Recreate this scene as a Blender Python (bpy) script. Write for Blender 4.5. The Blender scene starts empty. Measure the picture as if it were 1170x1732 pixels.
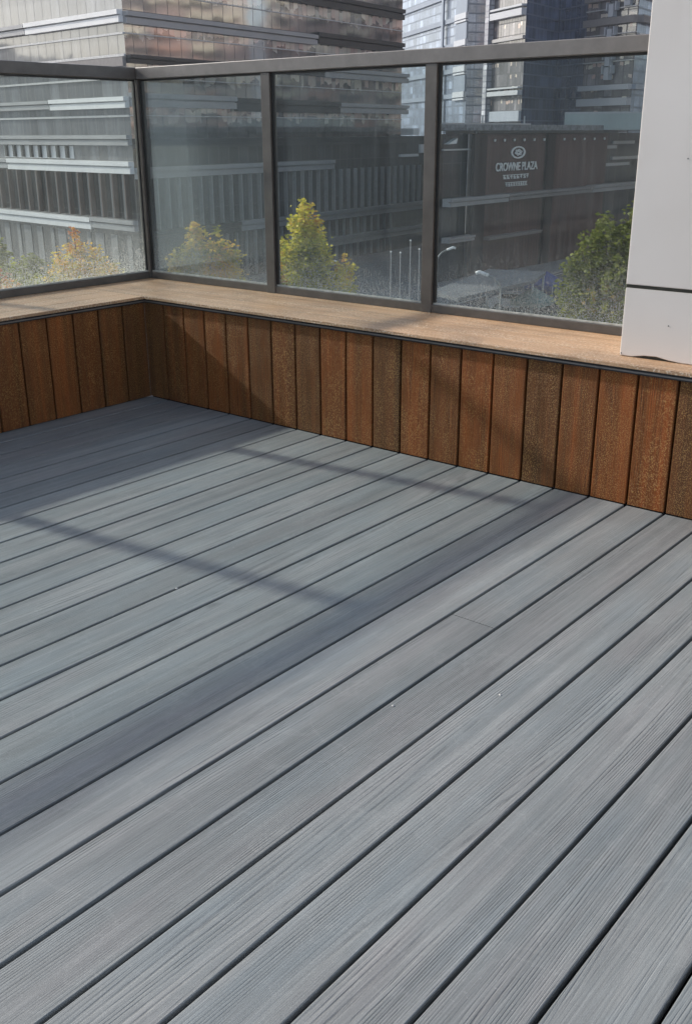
import bpy, bmesh, math, random
from mathutils import Vector, Matrix, noise
R = math.radians
random.seed(7)
scene = bpy.context.scene
COL = scene.collection

# ------------------------------------------------------------------ camera
cam_d = bpy.data.cameras.new("camera")
cam = bpy.data.objects.new("camera", cam_d)
COL.objects.link(cam)
YAW, PITCH, ROLL = 0.688083, 0.360280, -0.0048561
fw = Vector((-math.sin(YAW)*math.cos(PITCH), math.cos(YAW)*math.cos(PITCH), -math.sin(PITCH)))
rt = Vector((math.cos(YAW), math.sin(YAW), 0))
up = rt.cross(fw)
c_, s_ = math.cos(ROLL), math.sin(ROLL)
r2 = c_*rt + s_*up
u2 = -s_*rt + c_*up
M = Matrix((r2, u2, -fw)).transposed().to_4x4()
M.translation = Vector((3.97996, -3.27483, 1.26197))
cam.matrix_world = M
cam_d.sensor_fit = 'VERTICAL'
cam_d.sensor_height = 24.0
cam_d.lens = 24.0*1700.355/1732.0
cam_d.clip_start = 0.05
cam_d.clip_end = 5000
scene.camera = cam

# ------------------------------------------------------------------ world, sun, exposure
SUN_DIR = Vector((1.86, 0.27, -1.0)).normalized()      # the way the light travels
EL = math.asin(-SUN_DIR.z)
w = bpy.data.worlds.new("World"); scene.world = w; w.use_nodes = True
nt = w.node_tree; nt.nodes.clear()
sky = nt.nodes.new("ShaderNodeTexSky"); sky.sky_type = 'NISHITA'; sky.sun_disc = False
sky.sun_elevation = EL
sky.sun_rotation = math.atan2(-SUN_DIR.x, -SUN_DIR.y)
sky.air_density = 0.9; sky.dust_density = 1.2; sky.ozone_density = 1.5
bg = nt.nodes.new("ShaderNodeBackground"); bg.inputs[1].default_value = 0.15
wo = nt.nodes.new("ShaderNodeOutputWorld")
hs = nt.nodes.new("ShaderNodeHueSaturation"); hs.inputs['Saturation'].default_value = 0.62      # thin milky overcast
nt.links.new(sky.outputs[0], hs.inputs['Color']); nt.links.new(hs.outputs[0], bg.inputs[0]); nt.links.new(bg.outputs[0], wo.inputs[0])
sd = bpy.data.lights.new("sun", 'SUN'); sd.energy = 3.7; sd.angle = R(1.4); sd.color = (1.0, 0.93, 0.84)
sun = bpy.data.objects.new("sun", sd); COL.objects.link(sun)
sun.rotation_euler = SUN_DIR.to_track_quat('-Z', 'Y').to_euler()
sun.location = (-20, -3, 12)
scene.view_settings.view_transform = 'Standard'
scene.view_settings.look = 'None'
scene.view_settings.gamma = 1.0
scene.view_settings.exposure = 0.48
scene.render.engine = 'CYCLES'
scene.cycles.max_bounces = 8
scene.cycles.transparent_max_bounces = 24

# ------------------------------------------------------------------ node helper
class NB:
    def __init__(s, name):
        s.m = bpy.data.materials.new(name); s.m.use_nodes = True
        s.t = s.m.node_tree; s.t.nodes.clear()
        s.out = s.t.nodes.new("ShaderNodeOutputMaterial")
    def n(s, typ, ins=None, **kw):
        nd = s.t.nodes.new(typ)
        for k, v in kw.items(): setattr(nd, k, v)
        if ins:
            for k, v in ins.items():
                if hasattr(v, 'is_output') or hasattr(v, 'links'): s.t.links.new(v, nd.inputs[k])
                else: nd.inputs[k].default_value = v
        return nd
    def math(s, op, a, b=None, c=None, clamp=False):
        ins = {0: a}
        if b is not None: ins[1] = b
        if c is not None: ins[2] = c
        nd = s.n("ShaderNodeMath", ins, operation=op); nd.use_clamp = clamp
        return nd.outputs[0]
    def ramp(s, fac, stops, interp='LINEAR'):
        nd = s.n("ShaderNodeValToRGB", {0: fac}); cr = nd.color_ramp; cr.interpolation = interp
        while len(cr.elements) < len(stops): cr.elements.new(0.5)
        for e, (p, c) in zip(cr.elements, stops):
            e.position = p; e.color = (c, c, c, 1) if isinstance(c, (int, float)) else (*c, 1)
        return nd.outputs[0]
    def mix(s, f, a, b, blend='MIX'):
        nd = s.n("ShaderNodeMix", data_type='RGBA', blend_type=blend)
        for k, v in ((0, f), (6, a), (7, b)):
            if hasattr(v, 'is_output'): s.t.links.new(v, nd.inputs[k])
            else: nd.inputs[k].default_value = v if k == 0 or len(v) == 4 else (*v, 1)
        return nd.outputs[2]
    def noise(s, vec, scale, detail=3, rough=0.55, dist=0.0):
        return s.n("ShaderNodeTexNoise", {'Vector': vec, 'Scale': scale, 'Detail': detail, 'Roughness': rough, 'Distortion': dist}).outputs[0]
    def map(s, vec, scale=(1, 1, 1), loc=(0, 0, 0)):
        return s.n("ShaderNodeMapping", {'Vector': vec, 'Scale': scale, 'Location': loc}).outputs[0]
    def done(s, bsdf):
        s.t.links.new(bsdf, s.out.inputs[0]); return s.m
    def pr(s, **k):
        ins = {}
        for a, b in k.items():
            nm = {'color': 'Base Color', 'rough': 'Roughness', 'metal': 'Metallic', 'normal': 'Normal', 'spec': 'Specular IOR Level', 'coat': 'Coat Weight'}[a]
            if a == 'color' and not hasattr(b, 'is_output') and len(b) == 3: b = (*b, 1)
            ins[nm] = b
        return s.n("ShaderNodeBsdfPrincipled", ins).outputs[0]

def simple(name, col, rough=0.6, metal=0.0, vary=0.12, scale=3.0, bump=0.0, spec=0.5):
    b = NB(name); co = b.n("ShaderNodeTexCoord").outputs['Object']
    nz = b.noise(co, scale, 5, 0.6)
    v = b.ramp(nz, [(0.3, 1.0-vary), (0.7, 1.0+vary)])
    c = b.mix(1.0, (*col, 1), v, 'MULTIPLY')
    k = dict(color=c, rough=rough, metal=metal, spec=spec)
    if bump:
        k['normal'] = b.n("ShaderNodeBump", {'Height': b.noise(co, scale*12, 4), 'Strength': bump, 'Distance': 0.01}).outputs[0]
    return b.done(b.pr(**k))

# ---- timber-look composite; UV: u along the board, v across it (metres); 'tint' per board
def wood(name, kind):
    b = NB(name)
    uv = b.n("ShaderNodeUVMap").outputs[0]
    tint = b.n("ShaderNodeAttribute", attribute_name='tint', attribute_type='GEOMETRY').outputs['Fac']
    sp = b.n("ShaderNodeSeparateXYZ", {0: uv})
    t30 = b.math('MULTIPLY', tint, 37.0)
    vec = b.n("ShaderNodeCombineXYZ", {0: sp.outputs[0], 1: sp.outputs[1], 2: t30}).outputs[0]
    # contour lines of a stretched noise: long grain with cathedral loops
    f = b.noise(b.map(vec, (0.42, 7.5, 1)), 1.0, 1.0, 0.35, 0.0)
    wob = b.noise(b.map(vec, (3.0, 60.0, 1)), 1.0, 1.5, 0.5)
    cath = b.ramp(tint, [(0.35, 0.0), (0.75, 1.0)])       # some boards carry looping grain
    fa = b.math('MULTIPLY', f, b.math('MULTIPLY_ADD', cath, 10.0, 16.0))
    va = b.math('MULTIPLY', sp.outputs[1], b.math('MULTIPLY_ADD', cath, -45.0, 165.0))
    f2 = b.math('ADD', b.math('ADD', fa, va), b.math('MULTIPLY', wob, 0.9))
    fr = b.math('FRACT', f2)
    tri = b.math('ABSOLUTE', b.math('SUBTRACT', fr, 0.5))
    line = b.ramp(tri, [(0.0, 1.0), (0.10, 0.8), (0.24, 0.0)])
    mask = b.ramp(b.noise(b.map(vec, (1.6, 16.0, 1), (3, 5, 1)), 1.0, 2, 0.5), [(0.36, 0.12), (0.60, 1.0)])
    brk = b.ramp(b.noise(b.map(vec, (14.0, 160.0, 1)), 1.0, 2, 0.6), [(0.35, 0.25), (0.62, 1.0)])
    line = b.math('MULTIPLY', b.math('MULTIPLY', line, mask), brk)
    fine = b.noise(b.map(vec, (7.0, 520.0, 1)), 1.0, 3, 0.65)
    streak = b.noise(b.map(vec, (0.7, 26.0, 1), (7, 1, 0)), 1.0, 4, 0.6)
    cloud = b.noise(b.map(vec, (1.8, 7.0, 1), (2, 9, 0)), 1.0, 3, 0.6)
    grit = b.noise(vec, 420.0, 2, 0.7)
    if kind == 'deck':
        base = b.ramp(streak, [(0.30, (0.180, 0.195, 0.199)), (0.5, (0.222, 0.235, 0.236)), (0.72, (0.268, 0.278, 0.276))])
        hue = b.ramp(cloud, [(0.34, (0.94, 1.0, 1.04)), (0.52, (1.0, 1.0, 1.0)), (0.74, (1.05, 0.985, 0.985))])
        c = b.mix(0.8, base, hue, 'MULTIPLY')
        tv = b.ramp(tint, [(0.0, 0.92), (1.0, 1.07)])
        c = b.mix(1.0, c, tv, 'MULTIPLY')
        c = b.mix(0.8, c, b.ramp(fine, [(0.3, 0.74), (0.66, 1.18)]), 'MULTIPLY')
        c = b.mix(b.math('MULTIPLY', line, 0.47), c, (0.070, 0.076, 0.078))
        c = b.mix(0.55, c, b.ramp(grit, [(0.35, 0.86), (0.65, 1.13)]), 'MULTIPLY')
        # dried water marks and trodden dust, over several boards
        oc = b.n("ShaderNodeTexCoord").outputs['Object']
        st = b.noise(oc, 2.3, 5, 0.62)
        c = b.mix(0.55, c, b.ramp(st, [(0.32, 0.86), (0.5, 1.0), (0.68, 1.14)]), 'MULTIPLY')
        ringn = b.math('ABSOLUTE', b.math('SUBTRACT', b.noise(oc, 4.5, 3, 0.5), 0.56))
        c = b.mix(b.math('MULTIPLY', b.ramp(ringn, [(0.0, 1), (0.012, 0.0)]), 0.10), c, (0.40, 0.41, 0.40))
        # dirt gathered along the board edges
        # pale dried spots and grit
        sp2 = b.math('MULTIPLY', b.ramp(b.noise(vec, 130.0, 1, 0.5), [(0.70, 0), (0.76, 1)]), b.ramp(b.noise(vec, 3.0, 2), [(0.5, 0), (0.65, 1)]))
        c = b.mix(b.math('MULTIPLY', sp2, 0.35), c, (0.42, 0.43, 0.42))
        rough, h, dist = 0.48, b.math('ADD', b.math('MULTIPLY', line, -1.0), b.math('MULTIPLY', fine, 0.6)), 0.0012
        spec = 0.35
    elif kind == 'clad':
        base = b.ramp(tint, [(0.0, (0.112, 0.050, 0.018)), (0.30, (0.138, 0.052, 0.016)), (0.55, (0.182, 0.060, 0.016)), (1.0, (0.250, 0.073, 0.016))])
        c = b.mix(0.9, base, b.ramp(streak, [(0.3, (0.55, 0.62, 0.60)), (0.52, (1, 1, 1)), (0.75, (1.45, 1.25, 1.1))]), 'MULTIPLY')
        c = b.mix(0.7, c, b.ramp(fine, [(0.3, 0.65), (0.66, 1.25)]), 'MULTIPLY')
        c = b.mix(b.math('MULTIPLY', line, 0.65), c, (0.035, 0.016, 0.008))
        dens = b.ramp(b.noise(b.map(vec, (5.0, 14.0, 1), (4, 4, 0)), 1.0, 3), [(0.35, 0.25), (0.62, 1.0)])
        dots = b.math('MULTIPLY', b.ramp(b.noise(b.map(vec, (260, 300, 1)), 1.0, 1.5, 0.6), [(0.54, 0), (0.63, 1)]), dens)
        c = b.mix(b.math('MULTIPLY', dots, 0.52), c, (0.66, 0.40, 0.12))  # yellow dots: wet specks with their sunlit sparkle painted in
        rough, h, dist = 0.5, b.math('ADD', b.math('ADD', b.math('MULTIPLY', line, -1.0), b.math('MULTIPLY', fine, 0.5)), b.math('MULTIPLY', dots, 1.3)), 0.0018
        spec = 0.25
    else:
        base = b.ramp(streak, [(0.28, (0.34, 0.200, 0.105)), (0.5, (0.48, 0.295, 0.165)), (0.75, (0.56, 0.36, 0.215))])
        c = b.mix(0.6, base, b.ramp(fine, [(0.3, 0.8), (0.66, 1.14)]), 'MULTIPLY')
        c = b.mix(b.math('MULTIPLY', line, 0.35), c, (0.20, 0.115, 0.065))
        dens = b.ramp(b.noise(b.map(vec, (3.0, 9.0, 1), (4, 4, 0)), 1.0, 3), [(0.36, 0.2), (0.58, 1.0)])
        n2 = b.noise(vec, 105.0, 2.5, 0.75)
        dots = b.math('MULTIPLY', b.ramp(n2, [(0.53, 0), (0.60, 1)]), dens)
        oc = b.n("ShaderNodeTexCoord").outputs['Object']
        wet = b.ramp(b.noise(oc, 3.1, 5, 0.65, 0.4), [(0.36, 0.72), (0.5, 1.0), (0.64, 1.16)])
        c = b.mix(0.85, c, wet, 'MULTIPLY')
        darks = b.math('MULTIPLY', b.ramp(n2, [(0.38, 1), (0.46, 0)]), dens)
        c = b.mix(b.math('MULTIPLY', dots, 0.62), c, (0.78, 0.70, 0.56))
        c = b.mix(b.math('MULTIPLY', darks, 0.5), c, (0.20, 0.13, 0.09))
        rough, h, dist = 0.40, b.math('ADD', b.math('MULTIPLY', fine, 0.5), b.math('MULTIPLY', dots, 1.2)), 0.0016
        spec = 0.5
    nm = b.n("ShaderNodeBump", {'Height': h, 'Strength': 0.7, 'Distance': dist}).outputs[0]
    return b.done(b.pr(color=c, rough=rough, normal=nm, spec=spec))

M_deck, M_clad, M_cap = wood("grey_deck_board", 'deck'), wood("brown_cladding_board", 'clad'), wood("tan_cap_board", 'cap')
M_black = simple("black_membrane", (0.012, 0.012, 0.013), 0.9)
M_trim = simple("dark_trim_metal", (0.045, 0.042, 0.042), 0.35, 0.6, 0.2, 8)
M_rail = simple("grey_brown_painted_metal", (0.190, 0.177, 0.166), 0.38, 0.35, 0.14, 14, 0.08)
M_post = simple("dark_grey_brown_painted_metal", (0.110, 0.102, 0.094), 0.38, 0.3, 0.18, 14, 0.08)
M_rubber = simple("black_rubber_gasket", (0.018, 0.018, 0.017), 0.6)
M_gasket = simple("pale_glazing_sealant", (0.42, 0.43, 0.40), 0.5, 0, 0.25, 30)
M_seal = simple("black_joint_sealant", (0.035, 0.033, 0.022), 0.6, 0, 0.4, 40)

def white_panel():
    b = NB("white_coated_panel"); co = b.n("ShaderNodeTexCoord").outputs['Object']
    c = b.ramp(b.noise(co, 2.2, 4), [(0.3, (0.715, 0.66, 0.605)), (0.7, (0.765, 0.715, 0.665))])
    st = b.ramp(b.noise(b.map(co, (14, 14, 1.2)), 1.0, 4, 0.6), [(0.58, 0), (0.75, 1)])
    c = b.mix(b.math('MULTIPLY', st, 0.16), c, (0.50, 0.44, 0.36))
    n = b.noise(co, 900, 2)
    nm = b.n("ShaderNodeBump", {'Height': b.math('ADD', n, b.math('MULTIPLY', b.noise(co, 3.0, 2), 6.0)), 'Strength': 0.15, 'Distance': 0.002}).outputs[0]
    return b.done(b.pr(color=c, rough=0.5, normal=nm))
M_white = white_panel()

def dirty_glass():
    b = NB("dusty_wet_glass"); co = b.n("ShaderNodeTexCoord").outputs['Object']
    z = b.n("ShaderNodeSeparateXYZ", {0: co}).outputs[2]
    low = b.n("ShaderNodeMapRange", {'Value': z, 'From Min': 0.03, 'From Max': 0.38, 'To Min': 1.0, 'To Max': 0.0}).outputs[0]
    low = b.math('POWER', low, 1.5)
    film = b.ramp(b.noise(b.map(co, (1.3, 1.3, 0.7)), 1.5, 4, 0.6), [(0.3, 0.6), (0.7, 1.4)])
    vst = b.ramp(b.noise(b.map(co, (75, 75, 1.1)), 1.0, 4, 0.65), [(0.40, 0.0), (0.66, 1.0)])
    sp = b.noise(co, 170.0, 1.5, 0.55)
    spk = b.ramp(sp, [(0.51, 0), (0.57, 1)])
    drips = b.ramp(b.noise(b.map(co, (150, 150, 30)), 1.0, 2, 0.55), [(0.55, 0), (0.64, 1)])
    sparse = b.ramp(b.noise(co, 120.0, 1, 0.5), [(0.76, 0), (0.79, 1)])
    smear = b.ramp(b.noise(b.map(co, (4, 4, 1.6)), 1.0, 5, 0.7, 0.6), [(0.48, 0.0), (0.72, 1.0)])
    d = b.math('ADD', b.math('MULTIPLY', film, 0.018), b.math('MULTIPLY', smear, 0.040))
    d = b.math('ADD', d, b.math('MULTIPLY', vst, 0.052))
    d = b.math('ADD', d, b.math('MULTIPLY', b.math('ADD', b.math('MULTIPLY', spk, 0.6), b.math('MULTIPLY', drips, 0.35)), b.math('MULTIPLY', low, 1.15)))
    d = b.math('ADD', d, b.math('MULTIPLY', low, 0.05))
    d = b.math('ADD', d, b.math('MULTIPLY', sparse, 0.16), clamp=True)
    d = b.math('MULTIPLY', d, 0.62)       # two faces of the pane share the dirt
    tr = b.n("ShaderNodeBsdfTransparent", {0: (0.885, 0.925, 0.915, 1)}).outputs[0]
    df = b.n("ShaderNodeBsdfDiffuse", {0: (0.60, 0.63, 0.61, 1)}).outputs[0]
    tl = b.n("ShaderNodeBsdfTranslucent", {0: (0.62, 0.63, 0.60, 1)}).outputs[0]
    dt = b.n("ShaderNodeMixShader", {0: 0.5, 1: df, 2: tl}).outputs[0]
    gl = b.n("ShaderNodeBsdfGlossy", {0: (1, 1, 1, 1), 'Roughness': 0.02}).outputs[0]
    fr = b.n("ShaderNodeFresnel", {'IOR': 1.35}).outputs[0]
    m1 = b.n("ShaderNodeMixShader", {0: b.math('MULTIPLY', fr, 0.55), 1: tr, 2: gl}).outputs[0]
    m2 = b.n("ShaderNodeMixShader", {0: d, 1: m1, 2: dt}).outputs[0]
    return b.done(m2)
M_glass = dirty_glass()

# ------------------------------------------------------------------ mesh helpers
class MB:
    """collects quads with uv + per-piece tint, links them as ONE mesh object"""
    def __init__(s): s.v = []; s.f = []; s.uv = []; s.ft = []; s.mi = []
    def face(s, pts, uvs=None, tint=0.5, mi=0):
        i = len(s.v); s.v += [tuple(p) for p in pts]; s.f.append(tuple(range(i, i+len(pts))))
        s.uv += list(uvs) if uvs else [(p[0], p[1]) for p in pts]; s.ft.append(tint); s.mi.append(mi)
    def box(s, x0, x1, y0, y1, z0, z1, M=None, tint=0.5, mi=0, ualong=None, off=(0, 0)):
        P = [Vector(p) for p in ((x0,y0,z0),(x1,y0,z0),(x1,y1,z0),(x0,y1,z0),(x0,y0,z1),(x1,y0,z1),(x1,y1,z1),(x0,y1,z1))]
        ax = ualong
        if ax is None: ax = max(range(3), key=lambda k: (x1-x0, y1-y0, z1-z0)[k])
        for q in ((0,3,2,1),(4,5,6,7),(0,1,5,4),(1,2,6,5),(2,3,7,6),(3,0,4,7)):
            pts = [P[k] for k in q]
            n = (pts[1]-pts[0]).cross(pts[2]-pts[0]); na = max(range(3), key=lambda k: abs(n[k]))
            oth = [k for k in range(3) if k != ax and k != na] or [k for k in range(3) if k != ax]
            uvs = [(p[ax]+off[0], p[oth[0]]+off[1]) for p in pts]
            s.face([(M @ p) if M else p for p in pts], uvs, tint, mi)
    def prof(s, prof, a, bb, tint=0.5, off=(0, 0), axis='y'):
        """extrude closed profile [(across, z)] from a to bb along axis"""
        n = len(prof)
        def P(c, t, z): return (c, t, z) if axis == 'y' else ((t, c, z) if axis == 'x' else (c, z, t))
        acc = 0
        for k in range(n):
            c0, z0 = prof[k]; c1, z1 = prof[(k+1) % n]; L = math.hypot(c1-c0, z1-z0)
            s.face([P(c0, a, z0), P(c1, a, z1), P(c1, bb, z1), P(c0, bb, z0)],
                   [(a+off[0], acc+off[1]), (a+off[0], acc+L+off[1]), (bb+off[0], acc+L+off[1]), (bb+off[0], acc+off[1])], tint)
            acc += L
        s.face([P(c, a, z) for c, z in prof], [(a+z, c) for c, z in prof], tint)
        s.face([P(c, bb, z) for c, z in prof][::-1], [(bb+z, c) for c, z in prof][::-1], tint)
    def tube(s, pts, rads, seg=10, tint=0.5, mi=0):
        rings = []
        for k, p in enumerate(pts):
            p = Vector(p); a = Vector(pts[max(k-1, 0)]); c = Vector(pts[min(k+1, len(pts)-1)])
            d = (c-a).normalized(); q = d.to_track_quat('Z', 'Y')
            rings.append([p + q @ Vector((math.cos(2*math.pi*j/seg)*rads[k], math.sin(2*math.pi*j/seg)*rads[k], 0)) for j in range(seg)])
        for k in range(len(rings)-1):
            for j in range(seg):
                s.face([rings[k][j], rings[k][(j+1) % seg], rings[k+1][(j+1) % seg], rings[k+1][j]], None, tint, mi)
        s.face(rings[0][::-1], None, tint, mi); s.face(rings[-1], None, tint, mi)
    def build(s, name, mats, parent=None, smooth=False, bevel=0, origin=None):
        me = bpy.data.meshes.new(name)
        me.from_pydata(s.v, [], s.f)
        ul = me.uv_layers.new(name='UVMap')
        for q, c in zip(me.uv_layers[0].data, [c for f in s.f for c in (s.uv[i] for i in f)]): q.uv = c
        at = me.attributes.new('tint', 'FLOAT', 'FACE')
        me.attributes['tint'].data.foreach_set('value', s.ft)
        if not isinstance(mats, (list, tuple)): mats = [mats]
        for m in mats: me.materials.append(m)
        me.polygons.foreach_set('material_index', s.mi)
        if bevel or smooth:
            bm = bmesh.new(); bm.from_mesh(me); bmesh.ops.remove_doubles(bm, verts=bm.verts, dist=1e-5)
            bmesh.ops.recalc_face_normals(bm, faces=bm.faces); bm.to_mesh(me); bm.free()
        me.update()
        o = bpy.data.objects.new(name, me); COL.objects.link(o)
        if smooth: me.polygons.foreach_set('use_smooth', [True]*len(me.polygons))
        if bevel:
            md = o.modifiers.new('bevel', 'BEVEL'); md.width = bevel; md.segments = 2; md.limit_method = 'ANGLE'
        if parent is not None:
            o.parent = parent; o.matrix_parent_inverse = Matrix.Identity(4)
            loc = parent.location
            me.transform(Matrix.Translation(-loc)) if parent.type == 'EMPTY' and parent.rotation_euler.z == 0 else None
        elif origin is not None:
            me.transform(Matrix.Translation(-Vector(origin))); o.location = origin
        return o
def tag(o, label=None, cat=None, group=None, kind=None):
    if label: o['label'] = label
    if cat: o['category'] = cat
    if group: o['group'] = group
    if kind: o['kind'] = kind
    return o
def empty(name, loc, label, cat, group=None):
    o = bpy.data.objects.new(name, None); COL.objects.link(o); o.location = loc; o.empty_display_size = 0.3
    return tag(o, label, cat, group)

# ================================================================== THE TERRACE
PW = 0.145; GAP = 0.0095; X0 = -0.015
rn = random.Random(3)
mb = MB()
joints = {18: [-1.13], 13: [-4.1], 23: [-0.52], 21: [-3.3], 9: [-2.0], 25: [-2.6], 16: [-4.6], 6: [-3.4], 27: [-1.1]}
for k in range(0, 62):
    a, b = X0+k*PW+GAP/2, X0+(k+1)*PW-GAP/2
    r = 0.0022
    dz = rn.uniform(-0.0004, 0.0004)
    pf = [(a, -0.022), (a, -r+dz), (a+r*.3, -r*.3+dz), (a+r, dz), (b-r, dz), (b-r*.3, -r*.3+dz), (b, -r+dz), (b, -0.022)]
    ys = [-6.5] + sorted(joints.get(k, [])) + [-0.004]
    for j in range(len(ys)-1):
        lo = ys[j]+(0.0012 if j else 0); hi = ys[j+1]-(0.0012 if j < len(ys)-2 else 0)
        mb.prof(pf, lo, hi, rn.random(), (rn.uniform(0, 60), rn.uniform(0, 60)))
deck = tag(mb.build("deck", M_deck, smooth=False), kind='structure')
mb = MB(); mb.box(-0.023, 9.2, -6.8, 0.0235, -0.30, -0.060)
for j in range(16): mb.box(0.0, 9.0, -6.3+j*0.4, -6.26+j*0.4, -0.058, -0.0225)
tag(mb.build("deck_underlay", M_black), kind='structure')
M_conc = simple("concrete", (0.30, 0.29, 0.28), 0.85, 0, 0.15, 0.6)
mb = MB(); mb.box(-0.62, 9.2, -12, 0.62, -12.48, -0.31)
tag(mb.build("terrace_building", M_conc, origin=(4, -6, -12.48)), 'pale rendered block carrying the roof terrace', 'building')

def wall(axis, root, length_pos, tints):
    """axis 'x' = the long wall facing the camera (y=0 plane); 'y' = the short left wall (x=0 plane)"""
    rr = random.Random(11 if axis == 'x' else 5)
    m1, m2, m3, m4 = MB(), MB(), MB(), MB()
    n = 62 if axis == 'x' else 44
    for k in range(n):
        a, b = k*PW+0.0042, (k+1)*PW-0.0042
        if axis == 'x': a += X0; b += X0
        t = tints[k] if k < len(tints) else rr.random()
        r = 0.003
        if axis == 'x':
            if b < 0.0: continue
            pf = [(a, 0.022), (a, r), (a+r, 0.0), (b-r, 0.0), (b, r), (b, 0.022)]
            m1.prof([(c, y) for c, y in pf], 0.0035, 0.478, t, (rr.uniform(0, 60), rr.uniform(0, 60)), axis='z')
        else:
            pf = [(-0.022, -b), (-r, -b), (0.0, -b+r), (0.0, -a-r), (-r, -a), (-0.022, -a)]
            m1.prof(pf, 0.0035, 0.478, t, (rr.uniform(0, 60), rr.uniform(0, 60)), axis='z')
    if axis == 'x':
        m2.box(-0.02, 9.0, 0.024, 0.60, -0.29, 0.4775)
        # trim: dark recess with one pale ridge
        m3.box(0.0, 9.0, -0.010, 0.023, 0.4795, 0.4975); m3.box(0.0, 9.0, -0.0135, -0.0102, 0.485, 0.4905, mi=1)
        ys = [-0.018, 0.125, 0.268, 0.411, 0.554]
        for j in range(4):
            for (x0, x1) in ((-0.62, 2.9), (2.903, 6.2), (6.203, 9.0)):
                m4.box(x0, x1, ys[j], ys[j+1]-0.003, 0.4985, 0.5085 if False else 0.512, tint=rr.random(), ualong=0, off=(rr.uniform(0, 50), rr.uniform(0, 50)))
    else:
        m2.box(-0.60, -0.024, -6.4, -0.02, -0.29, 0.4775)
        m3.box(-0.023, 0.010, -6.4, 0.0, 0.4795, 0.4975); m3.box(0.0102, 0.0135, -6.4, -0.0105, 0.485, 0.4905, mi=1)
        xs = [0.018, -0.125, -0.268, -0.411, -0.554]
        for j in range(4):
            for (y0, y1) in ((-6.4, -3.1), (-3.097, -0.0215)):
                m4.box(xs[j+1]+0.003, xs[j], y0, y1, 0.4985, 0.512, tint=rr.random(), ualong=1, off=(rr.uniform(0, 50), rr.uniform(0, 50)))
    m1.build("cladding", M_clad, root); m2.build("core", M_black, root)
    m3.build("trim", [M_trim, M_rail], root); m4.build("cap", M_cap, root, bevel=0.0015)

wr = empty("parapet_wall", (4.0, 0.3, 0), "long low parapet clad in upright orange brown boards with a tan cap, running right under the white column", "wall")
#        0    1    2    3    4    5    6    7    8    9    10   11   12  13   14  15   16   17   18  19   20  21
wall('x', wr, 9, [.3, .45, .6, .75, .6, .35, .5, .3, .85, .75, .25, .8, .6, .85, .7, .25, .7, .95, .85, .25, .6, .8, .3, .7])
wl = empty("parapet_wall", (-0.3, -3, 0), "short dark low parapet on the left, its upright brown boards in shadow", "wall")
wall('y', wl, 6, [.3, .4, .55, .7, .6, .5, .35, .6])

# railing
RX, RY = -0.50, 0.47
rail = empty("glass_railing", (RX, RY, 0.512), "grey metal railing with dusty wet glass panes turning the corner on top of the parapets", "railing")
ZB0, ZB1, ZT0, ZT1 = 0.5125, 0.548, 1.530, 1.586
m = MB(); m.box(RX+0.0235, 9.0, RY-0.030, RY+0.018, ZT0, ZT1); m.build("top_rail", M_rail, rail, bevel=0.003)
m = MB(); m.box(RX-0.023, RX+0.023, -6.4, RY+0.018, ZT0, ZT1); m.build("top_rail", M_post, rail, bevel=0.003)  # darker metal than the other top rail, painting in its shade
m = MB(); m.box(RX+0.026, 9.0, RY-0.022, RY+0.022, ZB0, ZB1); m.build("bottom_rail", M_post, rail, bevel=0.002)
m = MB(); m.box(RX-0.022, RX+0.022, -6.4, RY-0.026, ZB0, ZB1); m.build("bottom_rail", M_post, rail, bevel=0.002)
postx = [0.443, 1.388, 3.6, 4.6]
posty = [-0.62, -1.67, -2.93, -4.1]
m = MB(); m.box(RX-0.025, RX+0.025, RY-0.025, RY+0.025, ZB0, ZT0-0.001); m.build("post", M_post, rail, bevel=0.002)
for x in postx:
    m = MB(); m.box(x-0.028, x+0.028, RY-0.026, RY+0.020, ZB0-0.0004, ZT0-0.001); m.build("post", M_post, rail, bevel=0.002)
for y in posty:
    m = MB(); m.box(RX-0.020, RX+0.026, y-0.024, y+0.024, ZB0-0.0004, ZT0-0.001); m.build("post", M_post, rail, bevel=0.002)
def pane(x0, x1, y0, y1):
    m = MB(); m.box(x0, x1, y0, y1, ZB1+0.001, ZT0-0.002); g = m.build("glass_pane", M_glass, rail)
    m = MB()
    if x1-x0 > y1-y0: m.box(x0, x1, y0-0.009, y0-0.0006, ZB1+0.0006, ZB1+0.0075)
    else: m.box(x1+0.0006, x1+0.009, y0, y1, ZB1+0.0006, ZB1+0.0075)
    m.build("gasket", M_gasket, rail)
    m = MB()
    if x1-x0 > y1-y0:
        m.box(x0+0.001, x1-0.001, y0-0.008, y0-0.0006, ZT0-0.010, ZT0-0.001)
        m.box(x0-0.0009, x0+0.011, y0-0.009, y0-0.0006, ZB1+0.008, ZT0-0.0105); m.box(x1-0.006, x1+0.0009, y0-0.009, y0-0.0006, ZB1+0.008, ZT0-0.0105)
    else:
        m.box(x1+0.0006, x1+0.008, y0+0.001, y1-0.001, ZT0-0.010, ZT0-0.001)
        m.box(x1+0.0006, x1+0.009, y1-0.010, y1+0.0009, ZB1+0.008, ZT0-0.0105); m.box(x1+0.0006, x1+0.009, y0-0.0009, y0+0.006, ZB1+0.008, ZT0-0.0105)
    m.build("rubber_seal", M_rubber, rail)
xs = [RX] + postx
for a, b in zip(xs[:-1], xs[1:]): pane(a+0.031, b-0.031, RY-0.005, RY+0.005)
ys = [RY] + posty
for a, b in zip(ys[:-1], ys[1:]): pane(RX-0.005, RX+0.005, b+0.031, a-0.031)

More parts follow.
